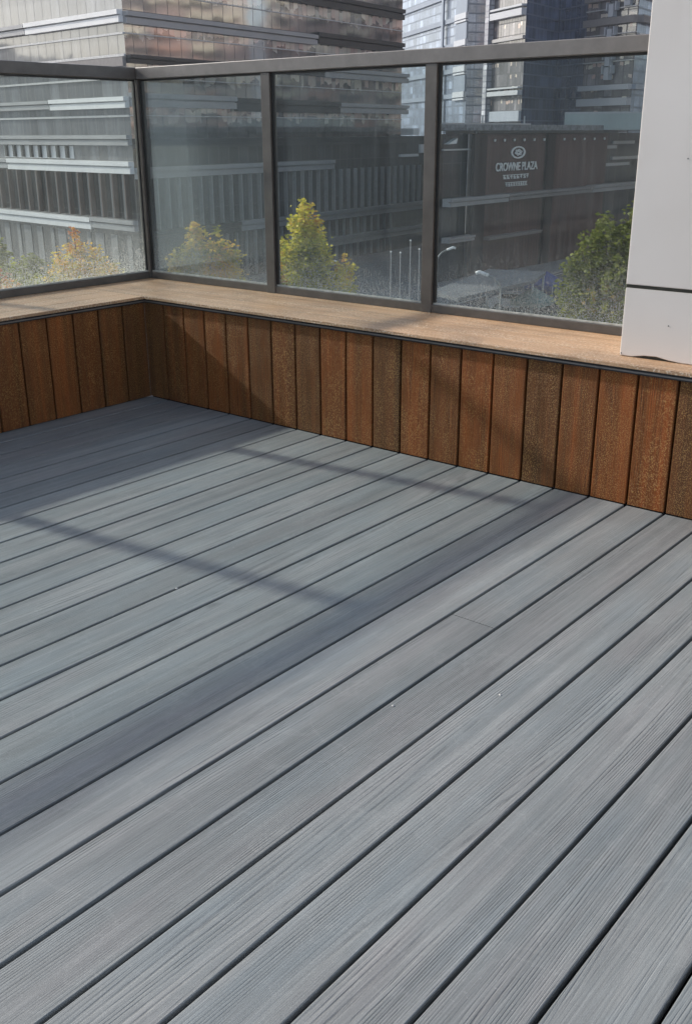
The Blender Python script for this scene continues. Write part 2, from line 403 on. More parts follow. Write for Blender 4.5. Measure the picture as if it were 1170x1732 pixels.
# white clad column
col = empty("column", (2.9, 0.4, 0.512), "white panel clad column standing on the parapet cap at the right, split by a dark joint", "column")
CX0, CX1, CY0, CY1 = 2.472, 3.55, 0.105, 0.90
def colpanel(z0, z1, wavy=False):
    m = MB(); N = 24
    zz = []
    for j in range(N+1):
        x = CX0+(CX1-CX0)*j/N
        z = z0
        if wavy:
            t = (x-CX0)
            z = 0.514 + (0.010*max(0, min(1, (t-0.05)/0.05)) - 0.011*max(0, min(1, (t-0.14)/0.06))) + 0.001*math.sin(t*70)
        zz.append((x, z))
    prev = None
    for (xa, za), (xb, zb) in zip(zz[:-1], zz[1:]):
        m.face([(xa, CY0, za), (xb, CY0, zb), (xb, CY0, z1), (xa, CY0, z1)])
        m.face([(xa, CY0+0.004, za), (xa, CY0, za), (xb, CY0, zb), (xb, CY0+0.004, zb)][::-1])
    m.face([(CX0, CY1, z0), (CX0, CY0, zz[0][1]), (CX0, CY0, z1), (CX0, CY1, z1)])
    m.face([(CX1, CY0, zz[-1][1]), (CX1, CY1, z0), (CX1, CY1, z1), (CX1, CY0, z1)])
    m.face([(CX1, CY1, z0), (CX0, CY1, z0), (CX0, CY1, z1), (CX1, CY1, z1)])
    m.face([(CX0, CY0, z1), (CX1, CY0, z1), (CX1, CY1, z1), (CX0, CY1, z1)])
    return m.build("panel", M_white, col, bevel=0.003)
colpanel(0.514, 0.752, True)
colpanel(0.764, 3.60)
m = MB(); m.box(CX0+0.006, CX1-0.006, CY0+0.007, CY1-0.006, 0.513, 3.58); m.build("core", M_seal, col)
m = MB(); m.box(CX0+0.002, CX1-0.002, CY0+0.0035, CY0+0.0065, 0.7525, 0.7635); m.build("joint_sealant", M_seal, col)
for (x, z) in ((2.640, 0.636), (2.478, 0.522), (2.645, 1.18)):
    m = MB(); m.tube([(x, CY0-0.0012, z), (x, CY0+0.002, z)], [0.0022, 0.0026], 8); m.build("screw", M_trim, col)

# crumbs and leaf litter on the deck
rr = random.Random(9)
lit = [(0.0, 0.0)]
def crumb(x, y, s, label):
    m = MB(); n = 7
    top = [(x+math.cos(6.28*j/n)*s*rr.uniform(.6, 1), y+math.sin(6.28*j/n)*s*rr.uniform(.6, 1), 0.001) for j in range(n)]
    c = (x, y, s*0.7)
    for j in range(n): m.face([top[j], top[(j+1) % n], c])
    m.face(top[::-1])
    o = m.build("crumb", simple_crumb, origin=(x, y, 0.001)); return tag(o, label, "debris")
simple_crumb = simple("pale_mortar_crumb", (0.55, 0.53, 0.50), 0.9, 0, 0.2, 60)

# ================================================================== THE CITY BEYOND
ZG = -12.5
def glazing(name, base, mull, mw, fh, refl=0.45, lit=0.0, pv=0.35, tiltamt=0.008, warm=None, mcol=(0.12, 0.12, 0.125), hw=0.04, rough=0.06, rtint=(1, 1, 1), refl_streak=0.0):
    """curtain wall: UV metres (u along wall, v height)."""
    b = NB(name); uv = b.n("ShaderNodeUVMap").outputs[0]; sp = b.n("ShaderNodeSeparateXYZ", {0: uv})
    u, v = sp.outputs[0], sp.outputs[1]
    uu, vv = b.math('DIVIDE', u, mull), b.math('DIVIDE', v, fh)
    fu, fv = b.math('FRACT', uu), b.math('FRACT', vv)
    lu = b.math('LESS_THAN', fu, mw/mull); lv = b.math('LESS_THAN', fv, hw/fh)
    grid = b.math('MAXIMUM', lu, lv)
    cell = b.n("ShaderNodeCombineXYZ", {0: b.math('FLOOR', uu), 1: b.math('FLOOR', vv)}).outputs[0]
    wn = b.n("ShaderNodeTexWhiteNoise", {'Vector': cell}, noise_dimensions='3D')
    pc = b.ramp(wn.outputs[0], [(0.0, 1-pv), (0.7, 1.0), (1.0, 1+pv*1.6)])
    c = b.mix(1.0, (*base, 1), pc, 'MULTIPLY')
    blot = b.noise(b.map(uv, (0.55, 0.35, 1)), 1.0, 4, 0.65)
    c = b.mix(1.0, c, b.ramp(blot, [(0.3, 0.65), (0.7, 1.4)]), 'MULTIPLY')
    vs = b.noise(b.map(uv, (1.7, 0.06, 1)), 1.0, 3, 0.6)
    c = b.mix(0.8, c, b.ramp(vs, [(0.35, 0.75), (0.70, 1.35)]), 'MULTIPLY')
    if refl_streak:      # pale broken reflections painted into the pane colour as streaks
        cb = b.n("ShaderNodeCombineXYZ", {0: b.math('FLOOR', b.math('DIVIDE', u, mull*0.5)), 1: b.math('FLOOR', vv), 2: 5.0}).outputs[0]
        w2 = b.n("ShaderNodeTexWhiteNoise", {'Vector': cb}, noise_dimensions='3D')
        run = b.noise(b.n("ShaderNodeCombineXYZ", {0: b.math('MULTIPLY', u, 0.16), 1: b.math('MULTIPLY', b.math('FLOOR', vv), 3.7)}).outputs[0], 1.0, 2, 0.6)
        on = b.math('GREATER_THAN', b.math('ADD', run, b.math('MULTIPLY', w2.outputs[0], 0.25)), 0.98-refl_streak)
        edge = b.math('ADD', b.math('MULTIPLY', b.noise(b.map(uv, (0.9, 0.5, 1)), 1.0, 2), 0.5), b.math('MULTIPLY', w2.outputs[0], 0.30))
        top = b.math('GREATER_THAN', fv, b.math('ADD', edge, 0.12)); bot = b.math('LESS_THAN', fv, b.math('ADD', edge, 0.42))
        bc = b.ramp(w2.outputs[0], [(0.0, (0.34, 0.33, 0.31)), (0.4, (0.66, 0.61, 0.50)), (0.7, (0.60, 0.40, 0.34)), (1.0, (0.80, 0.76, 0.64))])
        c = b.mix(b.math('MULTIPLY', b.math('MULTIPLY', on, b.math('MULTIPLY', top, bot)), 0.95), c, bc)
    c = b.mix(grid, c, (*mcol, 1))
    geo = b.n("ShaderNodeNewGeometry").outputs['Normal']
    wob = b.n("ShaderNodeTexNoise", {'Vector': b.map(uv, (0.35, 0.9, 1)), 'Scale': 1.0, 'Detail': 2.0}).outputs[1]
    off = b.n("ShaderNodeVectorMath", {0: wob, 1: (0.5, 0.5, 0.5)}, operation='SUBTRACT').outputs[0]
    off = b.n("ShaderNodeVectorMath", {0: off, 'Scale': tiltamt*2.2}, operation='SCALE').outputs[0]
    off2 = b.n("ShaderNodeVectorMath", {0: wn.outputs[1], 1: (0.5, 0.5, 0.5)}, operation='SUBTRACT').outputs[0]
    off2 = b.n("ShaderNodeVectorMath", {0: off2, 'Scale': tiltamt}, operation='SCALE').outputs[0]
    nn = b.n("ShaderNodeVectorMath", {0: geo, 1: off}, operation='ADD').outputs[0]
    nn = b.n("ShaderNodeVectorMath", {0: nn, 1: off2}, operation='ADD').outputs[0]
    nn = b.n("ShaderNodeVectorMath", {0: nn}, operation='NORMALIZE').outputs[0]
    p = b.pr(color=c, rough=0.35, spec=0.3)
    g = b.n("ShaderNodeBsdfGlossy", {0: (*rtint, 1), 'Roughness': rough, 'Normal': nn}).outputs[0]
    fac = b.math('MULTIPLY', b.math('SUBTRACT', 1.0, grid), refl)
    return b.done(b.n("ShaderNodeMixShader", {0: fac, 1: p, 2: g}).outputs[0])

M_gA_L = glazing("grey_curtain_glass", (0.100, 0.105, 0.112), 1.5, 0.07, 3.38, 0.13, mcol=(0.15, 0.15, 0.155), hw=0.05)
M_gA_R = glazing("dark_mirror_glass", (0.050, 0.046, 0.047), 1.5, 0.06, 3.38, 0.42, tiltamt=0.0045, refl_streak=0.48, pv=0.6, hw=0.05, mcol=(0.10, 0.095, 0.095))
M_gA_D = glazing("dark_lower_glass", (0.028, 0.030, 0.033), 1.5, 0.06, 3.9, 0.10, mcol=(0.10, 0.10, 0.10))
M_band_w = simple("pale_aluminium_band", (0.74, 0.74, 0.74), 0.45, 0.1, 0.08, 0.3)
M_band_g = simple("grey_aluminium_band", (0.34, 0.34, 0.345), 0.45, 0.2, 0.1, 0.3)
M_band_d = simple("dark_bronze_band", (0.042, 0.042, 0.042), 0.4, 0.3, 0.15, 0.3)
M_line = simple("thin_metal_line", (0.50, 0.50, 0.50), 0.4, 0.2)
M_fin_w = simple("pale_fin", (0.20, 0.20, 0.20), 0.5, 0.1)
M_fin_b = simple("brown_fin", (0.085, 0.052, 0.045), 0.5, 0.1)
M_fin_w2 = simple("light_grey_fin", (0.30, 0.30, 0.30), 0.5, 0.1)
M_soff = simple("grey_brown_soffit", (0.22, 0.205, 0.20), 0.7)

class Face:
    """a facade plane: origin A (x,y), horizontal direction az (from +Y towards -X), outward side"""
    def __init__(s, A, az, out):
        a = R(az); s.u = Vector((-math.sin(a), math.cos(a), 0)); s.n = Vector((math.cos(a), math.sin(a), 0))*out; s.A = Vector((A[0], A[1], 0))
    def p(s, t, z, d=0.0): return s.A + s.u*t + s.n*d + Vector((0, 0, z))
    def quad(s, m, t0, t1, z0, z1, d=0.0, mi=0):
        pts = [s.p(t0, z0, d), s.p(t1, z0, d), s.p(t1, z1, d), s.p(t0, z1, d)]
        uv = [(t0+200, z0+60), (t1+200, z0+60), (t1+200, z1+60), (t0+200, z1+60)]
        m.face(pts, uv, mi=mi)
    def slab(s, m, t0, t1, z0, z1, d0, d1, mi=0):
        P = [s.p(t, z, d) for z in (z0, z1) for (t, d) in ((t0, d0), (t1, d0), (t1, d1), (t0, d1))]
        for q in ((0,3,2,1),(4,5,6,7),(0,1,5,4),(1,2,6,5),(2,3,7,6),(3,0,4,7)):
            m.face([P[k] for k in q], [(P[k].x*0.7+P[k].y*0.7+200, P[k].z+60) for k in q], mi=mi)
    def skew(s, m, t0, t1, z0, z1, d0, d1, k=1.5, mi=0):
        sh = abs(d0-d1)*k
        P = [s.p(t, z, d) for z in (z0, z1) for (t, d) in ((t0+sh, d0), (max(t1, t0+sh+1), d0), (t1, d1), (t0, d1))]
        for q in ((0,3,2,1),(4,5,6,7),(0,1,5,4),(1,2,6,5),(2,3,7,6),(3,0,4,7)):
            m.face([P[k_] for k_ in q], [((P[k_].y-s.A.y)+200, P[k_].z+60) for k_ in q], mi=mi)
    def band(s, t0, t1, z0, z1, mat, parent, name="floor_band", depth=0.45):
        """cornice-like band of three stepped mouldings"""
        m = MB(); h = z1-z0
        s.slab(m, t0, t1, z0, z0+h*0.50, -0.02, depth)
        s.slab(m, t0+0.02, t1-0.02, z0+h*0.50+0.002, z0+h*0.62, -0.02, depth-0.22)
        s.slab(m, t0, t1, z0+h*0.62+0.002, z1, -0.02, depth+0.12)
        return m.build(name, mat, parent)

# ---- big dark office tower on the left (corner seen above the railing corner)
A = (-69.4, 57.0)
bld = empty("office_building", (A[0]-25, A[1]+25, ZG), "large grey glass office tower with pale stepped bands, its corner above the railing corner", "building")
FR = Face(A, 6, 1); FL = Face(A, 84, -1)
m = MB(); FR.quad(m, 0, 46, 7.4, 46)
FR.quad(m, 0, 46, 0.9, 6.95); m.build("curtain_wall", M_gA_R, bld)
m = MB(); FL.quad(m, 0, 70, -0.95, 46); m.build("curtain_wall", M_gA_L, bld)
m = MB(); FR.quad(m, 0, 56, ZG, 0.9); FL.quad(m, 0, 70, ZG, -0.95); m.build("lower_glazing", M_gA_D, bld)
m = MB()   # hidden back and roof
b0, b1 = FR.p(46, 0), FL.p(70, 0); b2 = b0 + (b1-Vector((*A, 0)))
for (q0, q1) in ((b0, b2), (b2, b1)):
    m.face([q0+Vector((0, 0, ZG)), q1+Vector((0, 0, ZG)), q1+Vector((0, 0, 46)), q0+Vector((0, 0, 46))])
m.face([FR.p(0, 46), FR.p(46, 46), b2+Vector((0, 0, 46)), FL.p(70, 46)])
m.face([FR.p(46, 0.9), FR.p(56, 0.9), FR.p(56, 0.9, -30), FR.p(46, 0.9, -30)]); m.face([FR.p(56, ZG), FR.p(56, ZG, -30), FR.p(56, 0.9, -30), FR.p(56, 0.9)])
m.build("wall", M_soff, bld)
# bands, right face: metals darker than the left ones, painting in its shade
for (t0, t1, z0, z1, mt) in ((0, 27.8, 9.95, 10.9, M_band_g), (28.0, 45.8, 10.1, 11.2, M_band_d), (19.6, 45.8, 13.7, 14.8, M_band_d), (0, 19.5, 13.5, 14.4, M_band_g),
        (0, 29.0, 6.95, 7.55, M_band_d), (29.1, 47.0, 6.9, 7.9, M_band_g), (0, 14.0, 3.5, 4.6, M_band_g), (14.1, 32.0, 3.3, 4.5, M_band_d), (32.1, 47, 3.4, 4.4, M_band_g),
        (0, 47, 0.1, 0.9, M_band_d), (0, 30.8, -2.45, -1.5, M_band_g), (14, 56.2, -7.9, -6.95, M_band_g), (0, 13.9, -7.9, -7.0, M_band_d), (30, 56.2, -10.8, -9.85, M_band_g),
        (0, 46, 17.2, 18.1, M_band_g), (0, 46, 20.6, 21.5, M_band_d), (0, 46, 24, 24.9, M_band_g)):
    FR.band(t0, t1, z0, z1, mt, bld)
for (t0, t1, z0, z1, mt) in ((0, 15.9, 10.05, 11.0, M_band_w), (16.0, 70, 10.1, 10.95, M_band_g), (0, 12.7, 3.4, 4.3, M_band_w), (12.8, 70, 3.5, 4.25, M_band_g),
        (0, 70, 0.35, 1.2, M_band_g), (0, 22.3, -2.0, -0.98, M_band_w), (22.4, 70, -1.9, -1.0, M_band_g), (7.3, 70, -7.1, -6.05, M_band_w), (0, 7.2, -6.9, -5.95, M_band_g),
        (0, 70, 13.7, 14.0, M_band_g), (0, 70, 17.2, 18.1, M_band_w), (0, 70, 20.6, 21.5, M_band_g)):
    FL.band(t0, t1, z0, z1, mt, bld)
m = MB()
for z in (9.15, 5.72, 2.68): FL.slab(m, 0, 70, z, z+0.16, 0, 0.15)
FL.slab(m, 0, 70, 7.45, 7.65, 0, 0.2)
for z in (12.5, 9.2, 5.8, 2.75): FR.slab(m, 0, 46, z, z+0.09, 0, 0.1)
m.build("glazing_rail", M_line, bld)
m = MB(); FL.slab(m, 0, 70, 6.7, 7.4, 0, 0.35); m.build("soffit", M_soff, bld)
m = MB()
for j in range(17): FL.slab(m, 0.9+j*1.95, 1.06+j*1.95, -5.9, -2.05, 0.01, 0.5)
m.build("fin_screen", M_fin_b, bld)
m = MB()
for j in range(17): FL.slab(m, 1.6+j*1.95, 2.0+j*1.95, -5.9, -2.05, 0.01, 0.06)
for j in range(26): FL.slab(m, 1.2+j*2.3, 1.9+j*2.3+(j % 3)*0.4, -12.4, -7.4, 0.01, 0.06)
m.build("pale_panel", M_fin_w, bld)
m = MB()
for j in range(34): FR.slab(m, 0.8+j*1.5, 0.92+j*1.5, -6.9, -2.5, 0.01, 0.45)
m.build("fin_screen", M_fin_w2, bld)
m = MB()
for j in range(22): FR.slab(m, 12+j*1.5, 12.1+j*1.5, -12.4, -8.0, 0.01, 0.3)
m.build("fin_screen", M_fin_w2, bld)
m = MB()
FL.slab(m, 9.8, 23.4, -0.85, 0.28, 0.01, 0.05); m.build("sky_glare_panel", M_band_w, bld)  # white slab painting the sky's reflection onto these windows
for j in range(8):
    m = MB(); FL.slab(m, 10.6+j*1.7, 10.95+j*1.7, -0.80, 0.3, 0.05, 0.3); m.build("clerestory_fin", M_band_d, bld)
m = MB(); FR.slab(m, 48.5, 50.0, 1.0, 1.8, -2, 0.3); FR.slab(m, 50.5, 54.5, -1.1, -0.1, 0.0, 0.3); FR.slab(m, 45.5, 50, -1.5, -1.2, 0.01, 0.3)
m.build("rooftop_box", M_band_w, bld)

# ---- brown hotel block with the sign
HX, HY = -52.22, 79.43
M_hbrown = None
def brownwall():
    b = NB("brown_louvre_wall"); uv = b.n("ShaderNodeUVMap").outputs[0]; sp = b.n("ShaderNodeSeparateXYZ", {0: uv})
    f = b.math('FRACT', b.math('DIVIDE', sp.outputs[0], 0.62))
    l = b.ramp(f, [(0.0, 0.45), (0.12, 0.5), (0.16, 1.0), (0.95, 1.0), (1.0, 0.45)])
    c = b.ramp(b.noise(b.map(uv, (0.5, 0.09, 1)), 1.0, 4, 0.6), [(0.3, (0.050, 0.025, 0.023)), (0.7, (0.115, 0.060, 0.052))])
    c = b.mix(0.8, c, l, 'MULTIPLY')
    return b.done(b.pr(color=c, rough=0.5))
M_hb = brownwall()
M_sign = simple("white_sign_letters", (0.80, 0.80, 0.78), 0.5, 0, 0.05, 2)
M_gravel = simple("grey_roof_gravel", (0.24, 0.24, 0.245), 0.9, 0, 0.5, 2.5)
M_pil = simple("darker_brown_pilaster", (0.024, 0.017, 0.018), 0.6)
hot = empty("hotel_building", (HX-12, HY+17, ZG), "dark brown louvred hotel block carrying a white oval emblem and lettering", "building")
FH = Face((HX, HY), 0, 1)
m = MB(); FH.skew(m, 5.2, 34.5, ZG, 1.15, -15, 0); m.build("wall", M_hb, hot)
m = MB(); FH.skew(m, 0.0, 5.15, ZG, 1.15, -8, -0.5); m.build("glazing", M_gA_D, hot); m = MB(); FH.slab(m, 34.6, 60, ZG, 1.15, -15, -1.2); m.build("glazing", M_gA_D, hot)
m = MB(); FH.skew(m, 5.2, 36, 1.17, 1.45, -14, 0.5); FH.skew(m, 0.0, 5.15, 1.16, 1.45, -7, 0.3); m.build("fascia", M_band_d, hot)
m = MB(); FH.skew(m, 0.2, 36, 1.46, 2.02, -14, -1.0); FH.slab(m, 36.2, 60, 1.46, 1.8, -14, -1.5); m.build("roof", M_gravel, hot)
m = MB(); FH.slab(m, 2.0, 18.5, 2.03, 2.16, -1.6, -1.3); m.build("parapet_rail", M_line, hot)
for t in (2.5, 10, 18.3):
    m = MB(); m.tube([FH.p(t, 2.0, -2), FH.p(t, 2.9, -2)], [0.10, 0.08], 6); m.build("roof_vent", M_line, hot)
m = MB(); FH.slab(m, 19.6, 21.3, ZG, 1.1, 0.01, 0.3); m.build("pilaster", M_pil, hot); m = MB(); FH.slab(m, 5.0, 7.2, ZG, 1.1, 0.01, 0.4); m.build("pilaster", M_pil, hot)
for (t0, t1, z0, z1, mt) in ((0.3, 11.0, -5.35, -4.6, M_band_g), (11.1, 29.8, -5.25, -4.6, M_soff), (29.9, 58, -5.3, -4.5, M_band_g), (0.3, 4.8, -8.7, -8.2, M_band_g), (7.4, 18.2, -8.95, -8.65, M_soff)):
    FH.band(t0, t1, z0, z1, mt, hot, "ledge", 0.9)
for j in range(13):
    t = 7.3 + j*1.75 + j*j*0.035
    m = MB(); m.tube([FH.p(t, 0.42, 0.12), FH.p(t, 0.66, 0.12)], [0.10, 0.12], 8); m.build("wall_lamp", M_sign, hot)
for (t0, t1, z) in ((35, 39, -0.6), (38, 44, -0.1), (36, 43, -2.6), (38, 50, -1.9)):
    m = MB(); FH.slab(m, t0, t1, z, z+0.35, -1.19, -0.9); m.build("window_ledge", M_line, hot)
m = MB(); FH.slab(m, 0.6, 6.0, -0.32, -0.18, -0.49, -0.2); m.build("ledge", M_line, hot)
def text_part(body, name, t0, t1, z0, z1, mat, parent, F, d=0.1, shear=0.0):
    cu = bpy.data.curves.new(name, 'FONT'); cu.body = body; cu.extrude = 0.04; cu.offset = 0.012; cu.shear = shear
    tmp = bpy.data.objects.new(name, cu); COL.objects.link(tmp)
    bpy.context.view_layer.update()
    me = bpy.data.meshes.new_from_object(tmp.evaluated_get(bpy.context.evaluated_depsgraph_get()))
    bpy.data.objects.remove(tmp)
    xs = [v.co.x for v in me.vertices]; ys = [v.co.y for v in me.vertices]
    x0, x1, y0, y1 = min(xs), max(xs), min(ys), max(ys)
    for v in me.vertices:
        v.co = F.p(t0+(v.co.x-x0)/(x1-x0)*(t1-t0), z0+(v.co.y-y0)/(y1-y0)*(z1-z0), d+v.co.z) - parent.location
    me.name = name; me.materials.clear(); me.materials.append(mat)
    o = bpy.data.objects.new(name, me); COL.objects.link(o); o.parent = parent; return o
text_part("CROWNE PLAZA", "sign_letters", 9.5, 17.9, -2.42, -1.60, M_sign, hot, FH)
# emblem: oval ring and a knotted middle
m = MB(); tc, zc = 13.75, -0.66; N = 40
for j in range(N):
    a0, a1 = 2*math.pi*j/N, 2*math.pi*(j+1)/N
    for (rt0, rz0, rt1, rz1) in ((1.42, 0.60, 1.13, 0.47),):
        q = [FH.p(tc+math.cos(a0)*rt0, zc+math.sin(a0)*rz0, 0.16), FH.p(tc+math.cos(a1)*rt0, zc+math.sin(a1)*rz0, 0.16),
             FH.p(tc+math.cos(a1)*rt1, zc+math.sin(a1)*rz1, 0.16), FH.p(tc+math.cos(a0)*rt1, zc+math.sin(a0)*rz1, 0.16)]
        q2 = [p - FH.n*0.12 for p in q]
        m.face(q); m.face(q2[::-1]); m.face([q[0], q2[0], q2[1], q[1]]); m.face([q[3], q[2], q2[2], q2[3]])
m.build("sign_emblem_ring", M_sign, hot)
m = MB()
for k in range(3):
    an = k*math.pi/3+0.3; pts = []
    for j in range(25):
        a = 2*math.pi*j/24
        ex, ez = math.cos(a)*0.72, math.sin(a)*0.26
        pts.append(FH.p(tc+(ex*math.cos(an)-ez*math.sin(an))*1.0, zc+(ex*math.sin(an)+ez*math.cos(an))*0.42, 0.14))
    m.tube(pts, [0.055]*25, 6)
m.build("sign_emblem_knot", M_sign, hot)
rg = random.Random(4)
for (t0, t1, z0, z1, n) in ((11.0, 16.3, -3.20, -2.80, 8), (11.5, 16.0, -3.94, -3.54, 9)):
    m = MB(); wch = (t1-t0)/n
    for j in range(n):       # small illegible characters: three or four strokes each
        a = t0+j*wch; b_ = a+wch*0.80
        FH.slab(m, a, b_, z1-0.07, z1, 0.04, 0.12)
        FH.slab(m, a+wch*.1, b_-wch*.1, (z0+z1)/2-0.04, (z0+z1)/2+0.03, 0.04, 0.12)
        t = rg.uniform(a+wch*.2, a+wch*.5); FH.slab(m, t, t+0.11, z0, z1-0.075, 0.04, 0.12)
        if rg.random() < .6: FH.slab(m, b_-0.12, b_-0.02, z0, (z0+z1)/2-0.045, 0.04, 0.12)
        if rg.random() < .5: FH.slab(m, a, b_, z0-0.01, z0+0.06, 0.121, 0.16)
    m.build("sign_small_characters", M_sign, hot)
# triangular white floodlight hood beside the hotel roof
m = MB(); P = [FH.p(1.0, 0.25, 0), FH.p(2.6, 0.80, 0), FH.p(2.4, 0.30, 0)]
m.face(P); m.face([p-FH.n*0.5 for p in P][::-1])
for j in range(3): m.face([P[j], P[(j+1) % 3], P[(j+1) % 3]-FH.n*0.5, P[j]-FH.n*0.5])
m.build("roof_hood", M_sign, hot)
# low greenish roof behind the hotel
low = empty("rooftop_pavilion", (-58, 132, 2.0), "low pale green metal roof just behind the right end of the brown hotel block", "building")
M_green = simple("pale_green_sheet", (0.42, 0.47, 0.45), 0.5, 0.1, 0.1, 0.4)
FP = Face((-60.0, 118.0), -64, -1)
m = MB(); FP.slab(m, 0, 14.5, 1.5, 3.3, -6, 0); FP.slab(m, 14.7, 24, 1.5, 3.1, -6, 0); m.build("roof", M_green, low)
m = MB(); FP.slab(m, 0, 24, 3.31, 3.5, -6, 0.3); m.build("roof_edge", M_line, low)

# ---- towers further back
def tower(name, label, corner, azL, lenL, azR, lenR, top, mats, bandsL, bandsR, extra=None, zb=ZG):
    e = empty(name, (corner[0], corner[1]+5, zb), label, "building", None)
    L = Face(corner, azL, -1); Rr = Face(corner, azR, 1)
    m = MB(); L.quad(m, 0, lenL, zb, top); m.build("curtain_wall", mats[0], e)
    m = MB(); Rr.quad(m, 0, lenR, zb, top); m.build("curtain_wall", mats[1], e)
    m = MB(); a, b = Rr.p(lenR, 0), L.p(lenL, 0); c = a+(b-L.p(0, 0))
    for q0, q1 in ((a, c), (c, b)): m.face([q0+Vector((0,0,zb)), q1+Vector((0,0,zb)), q1+Vector((0,0,top)), q0+Vector((0,0,top))])
    m.face([L.p(0, top), a+Vector((0,0,top)), c+Vector((0,0,top)), b+Vector((0,0,top))]); m.build("wall", M_band_g, e)
    for F, bands in ((L, bandsL), (Rr, bandsR)):
        for (t0, t1, z0, z1, mt, dep) in bands: 
            m = MB(); F.slab(m, t0, t1, z0, z1, 0.01, dep); m.build("floor_band", mt, e)
    return e, L, Rr
M_bw = simple("bluish_white_band", (0.44, 0.46, 0.50), 0.5, 0, 0.06, 0.2)
M_bb = simple("pale_blue_spandrel", (0.33, 0.37, 0.44), 0.5, 0, 0.08, 0.15)
M_bd = simple("slate_blue_panel", (0.19, 0.225, 0.285), 0.4, 0.1, 0.1, 0.2)
M_gB = glazing("haze_blue_glass", (0.20, 0.24, 0.31), 2.4, 0.16, 1.75, 0.14, mcol=(0.13, 0.155, 0.20), hw=0.28, pv=0.35, rtint=(0.85, 0.9, 1))  # blue of the distant haze is mixed into this glass colour
M_gC = glazing("grey_mauve_glass", (0.155, 0.148, 0.160), 0.9, 0.12, 1.9, 0.10, mcol=(0.085, 0.08, 0.085), hw=0.12, pv=0.5, refl_streak=0.25)
M_gD = glazing("deep_blue_glass", (0.090, 0.105, 0.150), 1.5, 0.12, 1.75, 0.28, mcol=(0.15, 0.17, 0.215), hw=0.22, pv=0.6, rtint=(0.7, 0.8, 1.0))
M_gE = glazing("warm_grey_glass", (0.145, 0.138, 0.146), 2.0, 0.25, 1.75, 0.09, refl_streak=0.35, mcol=(0.08, 0.075, 0.085), hw=0.1, pv=0.5)

# tower B: pale blue, left of tower C
Bx, By = -121.4, 189.5
tb, FBf, _ = tower("tower_block", "pale blue tower with horizontal white lines, just right of the big grey office tower", (Bx, By), 53, 48, -37, 30, 62, (M_gB, M_gB), [], [])
for k in range(-2, 12):
    z = 18.2+k*5.0
    m = MB(); FBf.slab(m, 7.2, 48, z, z+0.9, 0.01, 0.5); m.build("floor_band", M_bd, tb)
    m = MB(); FBf.slab(m, 0, 7.0, z+0.1, z+1.2, 0.01, 0.6); FBf.slab(m, 0, 7.0, z-0.45, z-0.1, 0.01, 0.6); m.build("floor_band", M_bw, tb)
    m = MB(); FBf.slab(m, 0.1, 6.9, z+1.25, z+4.45, 0.01, 0.35); m.build("spandrel_panel", M_bd, tb)
m = MB(); FBf.slab(m, 13.6, 14.8, ZG, 62, 0.52, 0.9); m.build("pilaster", M_bd, tb)

# tower C with its white brick edge
Cx, Cy = -86.33+0.5, 152.43-1.0
M_brick = glazing("white_speckled_render", (0.46, 0.47, 0.52), 0.8, 0.18, 0.9, 0.0, mcol=(0.25, 0.25, 0.30), hw=0.2, pv=0.2)
tc_, FCf, FCr = tower("tower_block", "mauve grey tower with white double bands and a white speckled left edge", (Cx, Cy), 60, 10.6, 6, 14, 58, (M_gC, M_gD),
    [(0, 10.6, 18.7, 19.7, M_bw, 0.9), (0, 10.6, 20.0, 20.3, M_bw, 0.9), (0, 10.6, 15.3, 15.8, M_band_g, 0.5), (0, 10.6, 12.6, 13.0, M_band_g, 0.4), (0, 10.6, 7.0, 7.7, M_bw, 0.9), (0, 10.6, 8.0, 8.25, M_bw, 0.9), (0, 10.6, 3.0, 4.6, M_bb, 0.5), (0, 10.6, 22.5, 23.2, M_bw, 0.9), (0, 10.6, 26.3, 27, M_bw, 0.9)], [])
m = MB(); FCf.slab(m, 10.65, 11.9, ZG, 58, -2, 1.0); m.build("edge_strip", M_brick, tc_)
m = MB(); m.box(-88.9, -88.5, 147.2, 147.6, 13.3, 14.4)

# tower D: deep blue recessed glass
td, FDf, _ = tower("tower_block", "narrow deep blue glass tower standing between two grey towers", (-79.6, 161.0), 62, 13.0, 6, 16, 60, (M_gD, M_gD), [], [])
# tower E: right
Ex, Ey = -69.0, 155.8
te, FEf, FEr = tower("tower_block", "grey tower with white ledges and pale stacked balconies, nearest the white column", (Ex, Ey), 70, 11.0, 6, 18, 55, (M_gE, M_bb and M_gB),
    [(0, 11.0, 16.9, 17.9, M_soff, 0.9), (0, 11.0, 20.4, 21.4, M_soff, 0.9), (0, 11.0, 24, 25, M_bw, 0.9), (0, 11.2, 7.5, 8.25, M_bw, 0.9), (0, 11.2, 5.2, 6.3, M_bw, 1.0), (0, 11.0, 15.5, 15.65, M_line, 0.4), (0, 11, 11.6, 11.75, M_line, 0.4), (0, 11, 12.8, 13.6, M_band_d, 0.6), (0, 11.0, 19.1, 19.25, M_line, 0.4)],
    [(0, 18, 16.9, 17.9, M_soff, 0.9), (0, 18, 20.4, 21.4, M_soff, 0.9), (0, 18, 15.2, 15.4, M_line, 0.5), (0, 18, 7.5, 8.2, M_bb, 0.6), (0, 18, 12.8, 13.5, M_bd, 0.5)])
for z in (18.2, 14.7, 11.2, 9.2):
    m = MB(); FEf.slab(m, 4.5, 5.5, z-0.2, z+1.6, 0.01, 0.9); FEf.slab(m, 4.0, 4.2, z+0.7, z+1.9, 0.01, 0.9); FEf.slab(m, 5.9, 6.1, z+0.7, z+1.9, 0.01, 0.9); m.build("balcony", M_bw, te)
m = MB(); FEf.slab(m, 1.4, 2.6, 19.3, 20.1, 0.01, 0.6); m.build("bright_window", M_bw, te)

